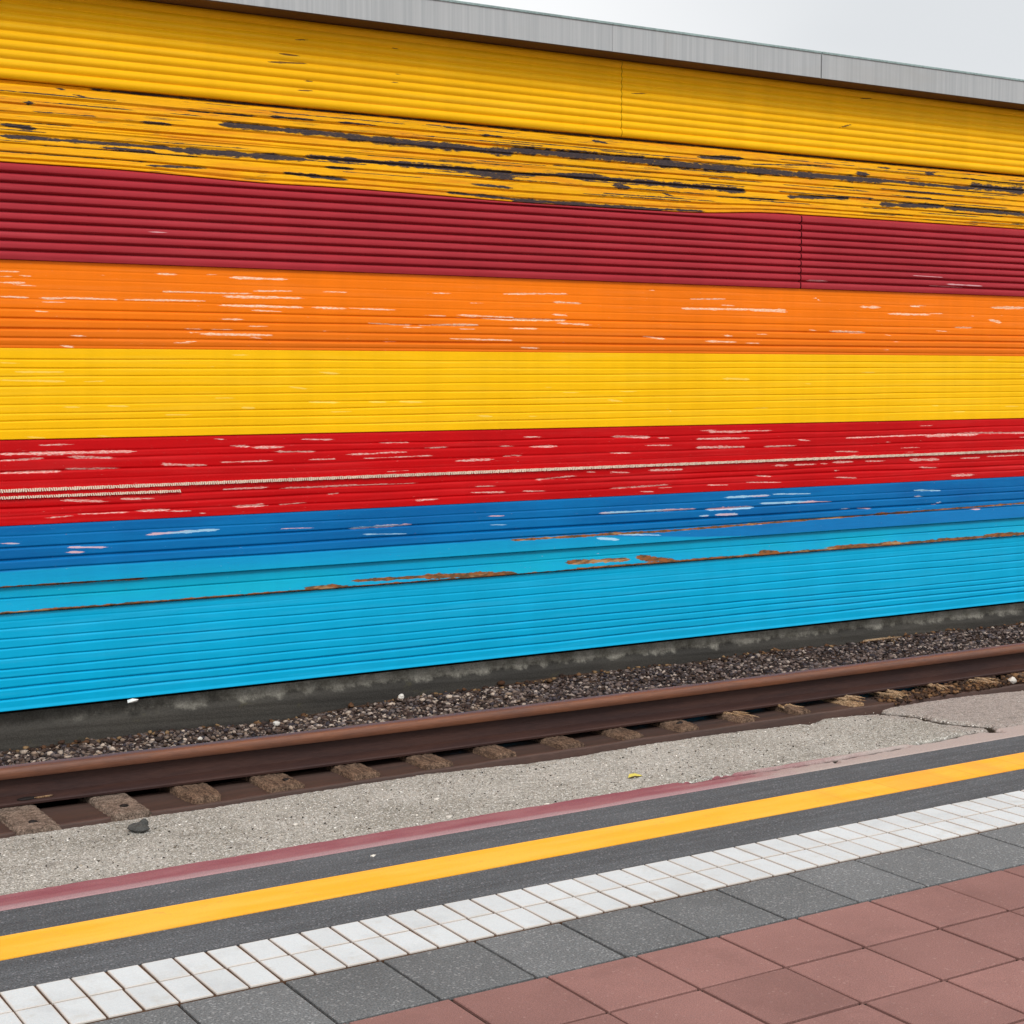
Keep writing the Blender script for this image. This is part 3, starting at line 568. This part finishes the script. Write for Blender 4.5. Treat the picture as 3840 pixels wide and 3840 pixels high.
# stitched cord on the red sheet
def cord(x0, x1, z0f, h):
    V = []; F = []; k = 0; x = x0
    while x < x1:
        z = z0f(x); s = .0022*math.sin(k*.9)*(1 if (k//14) % 2 else -1); hh = h*(.85+.3*RS.rand())
        b = len(V); w = .0030
        for yy in (7.196, 7.180):
            V += [(x-w-s, yy, z-hh/2), (x+w-s, yy, z-hh/2), (x+w+s, yy, z+hh/2), (x-w+s, yy, z+hh/2)]
        F += [tuple(b+i for i in q) for q in ((4, 5, 6, 7), (0, 4, 7, 3), (1, 2, 6, 5), (3, 7, 6, 2), (0, 1, 5, 4))]
        x += .0104; k += 1
    o = mesh_obj('stitched_cord', V, F, M['cord'], wall); return o
cord(-2, 18, lambda x: 1.088+(x-1.86)*.0022, .0135); cord(-2, 2.675, lambda x: 1.058, .011)
# coping
YC = 7.04
for xa, xb in ((XA-.05, 5.0060), (5.0080, 6.4500), (6.4600, 14.0), (14.008, XB+.05)):
    m_ = MB(); m_.box(xa, xb, YC, 7.219, 3.266, 3.402, 0); c_ = m_.build('coping_panel', M['cop'], wall)
    t_ = MB(); t_.box(xa, xb, YC-.005, 7.219, 3.4025, 3.414, .002); t_.build('coping_edge', M['verd'], c_)
m_ = MB(); m_.box(XA, XB, YC+.004, 7.219, 3.2615, 3.2655); m_.build('soffit', M['soff'], wall)
# plinth
xs = COLS; zs = np.linspace(.094, -.3, 60)
X, Z = np.meshgrid(xs, zs); Y = 7.236-.022/(1+np.exp((Z-.028-.004*wob(xs, 3, 3)[None])/.004))+.0012*wob(X*1.0+Z*20, 8, 6)
mesh_obj('plinth', np.stack([X, Y, Z], -1).reshape(-1, 3), grid_faces(*X.shape), M['pli'], wall, smooth=True)

# ================================================================ TRACK
RX = [XA, 0, 1.5, 2.5, 3.5, 5, 7, 9, XB]; RY = [6.28, 6.19, 6.12, 6.07, 6.035, 6.012, 6.0, 6.0, 6.0]
def rail_y(x): return (np.interp(x-.5, RX, RY)+np.interp(x, RX, RY)+np.interp(x+.5, RX, RY))/3
PF = {'rail_foot': [(.066, .026), (.050, .0225), (.030, .0175), (.010, .0135), (.002, .0115), (-.001, .008), (0, 0), (.140, 0), (.141, .008), (.138, .0115), (.130, .0135), (.110, .0175), (.090, .0225), (.078, .026)],
      'rail_web': [(.0625, .0245), (.0645, .040), (.0655, .060), (.0655, .094), (.0785, .094), (.0785, .060), (.0795, .040), (.0815, .0245)],
      'rail_head': [(.066, .092), (.046, .0945), (.034, .097), (.031, .101), (.0305, .118), (.0325, .129), (.039, .1358), (.052, .138), (.070, .1385), (.088, .138), (.101, .1358), (.1075, .129), (.1095, .118), (.109, .101), (.106, .097), (.094, .0945), (.078, .092)]}
rail = empty('rail', (5, 6.1, -.03), 'rusty brown steel rail running past the wall', 'rail')
xs = np.arange(XA, XB+.01, .1)
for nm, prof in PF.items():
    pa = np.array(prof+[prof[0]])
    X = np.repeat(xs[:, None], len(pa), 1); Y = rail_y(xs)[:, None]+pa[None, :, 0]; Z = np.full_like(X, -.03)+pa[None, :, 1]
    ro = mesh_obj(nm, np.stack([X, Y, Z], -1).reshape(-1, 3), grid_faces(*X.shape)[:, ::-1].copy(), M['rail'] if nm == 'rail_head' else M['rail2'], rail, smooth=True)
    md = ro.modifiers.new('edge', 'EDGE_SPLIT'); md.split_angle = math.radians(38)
# dark oval hole with a crusted rim on the foot
def blob(c, r, seed, sub=2, jag=.18, flat=1.0):
    import bmesh
    bm = bmesh.new(); bmesh.ops.create_icosphere(bm, subdivisions=sub, radius=1)
    rs = np.random.RandomState(seed); ph = rs.rand(3)*6
    out = []
    for v in bm.verts:
        k = 1+jag*(math.sin(v.co.x*3+ph[0])+math.sin(v.co.y*4+ph[1])+math.sin(v.co.z*3.5+ph[2]))/1.6+(rs.rand()-.5)*jag
        out.append((c[0]+v.co.x*r[0]*k, c[1]+v.co.y*r[1]*k, c[2]+v.co.z*r[2]*k*flat))
    f = [tuple(x.index for x in fc.verts) for fc in bm.faces]; bm.free(); return out, f
hx = 1.655; v_, f_ = blob((hx, float(rail_y(hx))+.026, -.0135), (.040, .016, .0065), 3, 2, .10)
mesh_obj('bolt_hole', v_, f_, M['spike'], rail, True)
v_, f_ = blob((hx+.055, float(rail_y(hx))+.018, -.013), (.034, .007, .004), 4, 2, .3)
mesh_obj('rust_scab', v_, f_, M['slw2'], rail, True)
# rusty base plate between ledge and rail
def plate_front(x): return 5.845+.004*wob(x, 21, 4)+np.interp(x, [1, 2.5, 5, 7], [-.005, .0, .015, -.02])
xs = np.concatenate([np.arange(XA, 1, .5), np.arange(1, 8, .02), np.arange(8, XB, .5)])
pf = plate_front(xs)
P = [(0, -.125), (0, -.060), (.004, -.054), (.016, -.053), (.022, -.058), (.30, -.062)]
X = np.repeat(xs[:, None], len(P), 1); Y = pf[:, None]+np.array(P)[None, :, 0]+0*X; Z = np.array(P)[None, :, 1]+0*X+.0015*wob(xs, 55, 6)[:, None]
o = mesh_obj('base_plate', np.stack([X, Y, Z], -1).reshape(-1, 3), grid_faces(*X.shape)[:, ::-1].copy(), M['plate'], None, smooth=False)
tag(o, 'long brown rusted steel plate with raised lip between ledge and rail', 'steel plate')
# sleeper ends
SX = [1.60, 1.955, 2.28, 2.61, 2.965, 3.305, 3.635, 3.985, 4.315, 4.645, 4.995, 5.345, 5.71, 6.03, 6.36, 6.66]
def sleeper_mesh(x, w, y0, y1, zt, zb, seed, rough, taper=0.0, nx=18, ny=30, splint=False):
    rs = np.random.RandomState(seed)
    us = np.linspace(-1, 1, nx); vs = np.linspace(0, 1, ny)
    U, Vv = np.meshgrid(us, vs)
    e1_, e2_, e3_ = rs.rand(3)*6
    half = w/2*(1-taper*np.clip(1-Vv*5, 0, 1))*(1+.05*np.sin(Vv*60+e1_))
    X = x+U*half; Yf = y0+rough*1.5*np.sin(U*3+e2_)+rough*np.sin(U*9+e3_)+taper*.03*U**2
    if y0 > 5.84: Yf = np.maximum(Yf, 5.872)
    Y = Yf+(y1-y0)*Vv
    rnd = (rs.rand(ny, nx)-.5)
    Z = zt+rough*(.5*np.sin(U*7+Vv*9+e1_)+.7*np.sin(U*13+e2_))*.5+rnd*rough*.9
    Z = Z-.006*np.clip((np.abs(U)-.85)/.15, 0, 1)-.005*(Vv < .02)
    if splint: Z = Z-.022*(np.sin(U*8+e3_+Vv*3) > .15)*np.clip(1.2-Vv*2.0, 0, 1)
    verts = [np.stack([X, Y, Z], -1).reshape(-1, 3)]; faces = [grid_faces(ny, nx)]
    base = ny*nx
    # skirts
    def skirt(idx):
        nonlocal base
        top = verts[0][idx]; bot = top.copy(); bot[:, 2] = zb
        verts.append(bot); n = len(idx)
        b = np.arange(base, base+n); f = np.stack([idx[:-1], b[:-1], b[1:], idx[1:]], 1); faces.append(f); base += n
    ii = np.arange(ny*nx).reshape(ny, nx)
    skirt(ii[0]); skirt(ii[:, -1]); skirt(ii[:, 0][::-1]); skirt(ii[-1][::-1])
    return np.vstack(verts), np.vstack(faces)
SL = ['first sleeper end from the left, square speckled block with a dark spike hole', 'second sleeper end from the left, grey-brown speckled block behind the dark stone',
      'third sleeper end from the left, rounded orange-tan block', 'fourth sleeper end from the left, flat brown block with a small hole near its corner',
      'fifth sleeper end from the left, cracked tan block', 'sixth sleeper end from the left, square brown timber block',
      'seventh sleeper end from the left, split orange-brown block', 'eighth sleeper end from the left, narrow tan timber block',
      'ninth sleeper end from the left, weathered tan block', 'tenth sleeper end from the left, orange block with a hollow',
      'eleventh sleeper end from the left, thin pointed brown timber', 'twelfth sleeper end from the left, short pale splintered timber',
      'thirteenth sleeper end from the left, pale splintered timber beside the cracked ledge', 'fourteenth sleeper end from the left, frayed pale timber in dirt',
      'fifteenth sleeper end from the left, long orange splinter of timber', 'last visible sleeper end at the far right, frayed timber beside rubble']
def splinter(x, y, z, ln, w, h, ang, seed):
    rs = np.random.RandomState(seed); n = 7; V = []; F = []
    ca, sa = math.cos(ang), math.sin(ang)
    for i in range(n):
        t = i/(n-1); s = (1-(2*t-1)**4)*(.5+rs.rand()*.6)+.06; a = (t-.5)*ln
        ox = (rs.rand()-.5)*w*.6
        for (du, dvv) in ((-1, -1), (1, -1), (1.0, .4), (0, 1.0), (-1.0, .4)):
            px = du*w/2*s+ox; V.append((x+a*ca-px*sa, y+a*sa+px*ca, z+dvv*h/2*s+.004*math.sin(t*5+seed)))
    for i in range(n-1):
        for q in range(5):
            F.append((i*5+q, i*5+(q+1) % 5, (i+1)*5+(q+1) % 5, (i+1)*5+q))
    F.append(tuple(range(4, -1, -1))); F.append(tuple((n-1)*5+q for q in range(5)))
    return V, F
for i, x in enumerate(SX):
    mat = M['slc'] if i < 2 else (M['slw'] if i < 12 else M['slw2'])
    w = [.150, .142, .14, .145, .125, .125, .12, .12, .12, .12, .10, .10, .09, .08, .08, .08][i]
    yf = [5.775, 5.810, 5.862, 5.856, 5.860, 5.862, 5.868, 5.862, 5.862, 5.865, 5.865, 5.87, 5.86, 5.86, 5.86, 5.85][i]
    rt = empty('sleeper', (x, 6.4, -.08), SL[i], 'railway sleeper', 'sleepers under the rail')
    v_, f_ = sleeper_mesh(x, w, yf, 6.26, -.034 if i < 12 else -.045, -.12, 100+i, .0022 if i < 2 else (.0045 if i < 12 else .009), taper=(.0, .0, .30, .0, .10, .0, .15, .05, .10, .25, .3, .25, .3, .3, .3, .3)[i], splint=i >= 12)
    mesh_obj('timber' if i > 1 else 'block', v_, f_, mat, rt)
    if i < 2 or i in (3, 9):
        v_, f_ = blob((x+(.0 if i != 3 else .035), yf+.10, -.033), (.018, .012, .007), i, 2, .2); mesh_obj('spike', v_, f_, M['spike'], rt, True)
    if i >= 10:
        for k in range(3 if i < 12 else 5):
            vs, fs = splinter(x+RS.uniform(-.05, .05), yf+.085+RS.uniform(0, .10), -.032+RS.uniform(-.008, .004), RS.uniform(.12, .24), .014, .012, 1.57+RS.uniform(-.3, .45), int(i*10+k))
            mesh_obj('splinter', vs, fs, M['slw2'], rt)
# further sleepers beyond the frame, same build
for k, x in enumerate(list(np.arange(7.0, 14, .34))+list(np.arange(1.26, -3, -.34))):
    rt = empty('sleeper', (x, 6.4, -.08), 'weathered timber sleeper end under the rail outside the picture', 'railway sleeper', 'sleepers under the rail')
    v_, f_ = sleeper_mesh(x, .12, 5.86, 6.26, -.036, -.12, 300+k, .006, .2, 8, 20); mesh_obj('timber', v_, f_, M['slw'], rt)

# ================================================================ BALLAST
def stones(n, xr, yr, size, zf, seed, pal):
    import bmesh
    bm = bmesh.new(); bmesh.ops.create_icosphere(bm, subdivisions=1, radius=1)
    base = np.array([v.co[:] for v in bm.verts]); fc = np.array([[x.index for x in f.verts] for f in bm.faces]); bm.free()
    rs = np.random.RandomState(seed); nb = len(base)
    P = np.stack([rs.uniform(*xr, n), rs.uniform(*yr, n)], 1)
    s = rs.uniform(size[0], size[1], n)*rs.uniform(.7, 1.25, n)
    sc = np.stack([s*rs.uniform(.9, 1.6, n), s*rs.uniform(.6, 1.1, n), s*rs.uniform(.45, .9, n)], 1)
    V = base[None]*(1+.75*(rs.rand(n, nb, 1)-.5))*sc[:, None, :]
    a = rs.rand(n)*6.28; tl = (rs.rand(n)-.5)*1.6
    ct, st = np.cos(tl)[:, None], np.sin(tl)[:, None]; y, z = V[..., 1]*ct-V[..., 2]*st, V[..., 1]*st+V[..., 2]*ct
    ca, sa = np.cos(a)[:, None], np.sin(a)[:, None]; x, y2 = V[..., 0]*ca-y*sa, V[..., 0]*sa+y*ca
    zz = zf(P[:, 0], P[:, 1])+s*rs.uniform(-.2, .7, n)
    V = np.stack([x+P[:, :1], y2+P[:, 1:2], z+zz[:, None]], -1).reshape(-1, 3)
    F = (fc[None]+(np.arange(n)*nb)[:, None, None]).reshape(-1, 3)
    C = np.array([lin(*c)[:3] for c in pal])[rs.choice(len(pal), n, p=None)]*rs.uniform(.7, 1.2, (n, 1))
    return V, F, np.repeat(C, nb, 0)
def bz(x, y):
    wallz = np.interp(x, [0, 1.8, 3.1, 4.0, 4.6, 8, 20], [-.06, -.055, -.07, -.035, -.022, -.024, -.02])
    t = np.clip((y-6.2)/1.0, 0, 1); return (-.030)*(1-t)+wallz*t-.006+.006*np.sin(x*5+y*9)
pal = [(50, 41, 38), (64, 52, 48), (88, 74, 68), (44, 37, 36), (102, 88, 82), (62, 56, 60), (124, 108, 100), (164, 148, 136), (74, 62, 56), (56, 41, 36), (104, 94, 92)]
V1, F1, C1 = stones(24000, (1.2, 9.2), (6.17, 7.16), (.007, .0125), bz, 1, pal)
pal2 = [(100, 82, 70), (138, 118, 102), (76, 60, 52), (180, 162, 146), (62, 48, 42), (110, 94, 84)]
V2, F2, C2 = stones(2400, (1.2, 4.4), (6.25, 7.12), (.008, .013), lambda x, y: bz(x, y)+.004, 2, pal2)
V3, F3, C3 = stones(7000, (9.2, 16), (6.17, 7.2), (.010, .02), bz, 3, pal)
V4, F4, C4 = stones(3500, (-4, 1.2), (6.3, 7.2), (.012, .02), bz, 4, pal)
V, F, C = [], [], []; b = 0
for v, f, c in ((V1, F1, C1), (V2, F2, C2), (V3, F3, C3), (V4, F4, C4)):
    V.append(v); F.append(f+b); C.append(c); b += len(v)
xs = np.arange(XA, XB, .08); ys = np.linspace(6.155, 7.23, 30)
X, Y = np.meshgrid(xs, ys); Z = bz(X, Y)-.004
tag(mesh_obj('ballast_bed', np.stack([X, Y, Z], -1).reshape(-1, 3), grid_faces(*X.shape), M['dirt']), kind='structure')
o = mesh_obj('ballast', np.vstack(V), np.vstack(F), M['stone'], None, False, {'scol': np.vstack(C)})
tag(o, 'brown and grey ballast chippings between rail and wall', 'gravel', kind='stuff')
# dirt and rubble heap at the far right of the plate
V5, F5, C5 = stones(900, (5.9, 7.6), (5.83, 6.0), (.005, .013), lambda x, y: -.058+.016*np.clip((x-5.9)/.6, 0, 1)+0*y, 6, [(92, 66, 46), (70, 52, 40), (120, 90, 62), (60, 46, 38)])
tag(mesh_obj('dirt_crumbs', V5, F5, M['stone'], None, False, {'scol': C5}), 'brown dirt crumbs heaped along the far end of the plate', 'dirt', kind='stuff')

V6, F6, C6 = stones(2600, (1.3, 8.0), (4.98, 5.545), (.0014, .0036), lambda x, y: .0008+0*x, 8, [(214, 208, 196), (120, 112, 100), (84, 78, 70), (236, 232, 224), (160, 150, 136), (60, 56, 52)])
tag(mesh_obj('loose_grit', V6, F6, M['stone'], None, False, {'scol': C6}), 'loose light and dark grit scattered over the concrete edge', 'grit', kind='stuff')
V7, F7, C7 = stones(500, (1.2, 8.5), (7.10, 7.20), (.006, .015), lambda x, y: bz(x, y)+.002, 9, [(84, 58, 40), (104, 76, 52), (66, 48, 38), (130, 104, 74), (52, 40, 34)])
tag(mesh_obj('leaf_litter', V7, F7, M['stone'], None, False, {'scol': C7}), 'brown litter gathered along the foot of the concrete base', 'litter', kind='stuff')

# ================================================================ SMALL THINGS
def pebble(name, c, r, seed, mat, label, cat, group=None, jag=.18, sub=2):
    v_, f_ = blob((0, 0, 0), r, seed, sub, jag)
    o = mesh_obj(name, v_, f_, mat, None, False); o.location = c; return tag(o, label, cat, group)
st = pebble('stone', (1.848, 5.435, .012), (.040, .030, .019), 5, M['dstone'], 'dark grey stone lying on the pale ledge near the left', 'stone', sub=2)
v_, f_ = blob((0, 0, 0), (.016, .018, .014), 9, 2, .2); k_ = mesh_obj('stone_knob', [(a+1.848+.017, b2+5.44, c2+.028) for a, b2, c2 in v_], f_, M['dstone'], st)
def flat(name, c, pts, th, mat, label, cat, curl=.006):
    n = len(pts); V = [(x, y, th+curl*math.sin(i*1.7)) for i, (x, y) in enumerate(pts)]+[(0, 0, th+curl*1.3)]+[(x, y, curl*math.sin(i*1.7)) for i, (x, y) in enumerate(pts)]
    F = [(i, (i+1) % n, n) for i in range(n)]+[(n+1+i, n+1+(i+1) % n, (i+1) % n, i) for i in range(n)]
    o = mesh_obj(name, V, F, mat); o.location = c; return tag(o, label, cat)
flat('leaf', (3.775, 5.135, .006), [(-.038, -.012), (-.012, -.02), (.02, -.013), (.042, .004), (.018, .02), (-.014, .014)], .0015, M['leafy'], 'small yellow leaf lying on the grey ledge', 'leaf')
flat('paper_scrap', (2.42, 7.17, .098), [(-.028, -.016), (.022, -.018), (.03, .012), (.002, .02), (-.02, .014)], .003, M['paper'], 'white scrap stuck under the cyan sheet at the left', 'litter', .01)
WS = [(3.03, 6.93, -.030, .018, 'white pebble on the ballast below the left half of the wall'), (3.78, 7.11, -.012, .017, 'white pebble at the foot of the plinth'),
      (2.62, 6.85, -.035, .012, 'pale pebble nearest the rail on the left ballast')]
for i, (x, y, z, r, lb) in enumerate(WS): pebble('pebble', (x, y, z), (r, r*.8, r*.7), 20+i, M['wstone'], lb, 'pebble', 'white pebbles on the ballast')
flat('pale_stick', (7.05, 7.08, -.004), [(-.16, -.008), (.05, -.014), (.17, .004), (.15, .014), (-.03, .002), (-.14, .006)], .006, M['slw2'], 'pale flat stick on the ballast at the far right', 'stick', .004)
pebble('rubble_stone', (6.80, 5.86, -.030), (.026, .02, .018), 33, M['wstone'], 'pale rubble stone beside the last sleeper end', 'stone')
CH = [(2.945, 5.255, .011, 'white chip right of centre on the ledge'), (2.865, 5.02, .013, 'white chip near the maroon stripe'), (3.22, 5.345, .008, 'white chip near the outer rim of the ledge'),
      (3.26, 4.98, .009, 'white chip touching the maroon stripe'), (2.41, 4.735, .011, 'white chip on the dark paving strip'), (2.35, 5.22, .012, 'pale chip in the middle of the ledge')]
for i, (x, y, r, lb) in enumerate(CH):
    pebble('chip', (x, y, .002), (r, r*.8, r*.35), 50+i, M['wstone'], lb, 'stone chip', 'white chips on the platform', .3, 1)
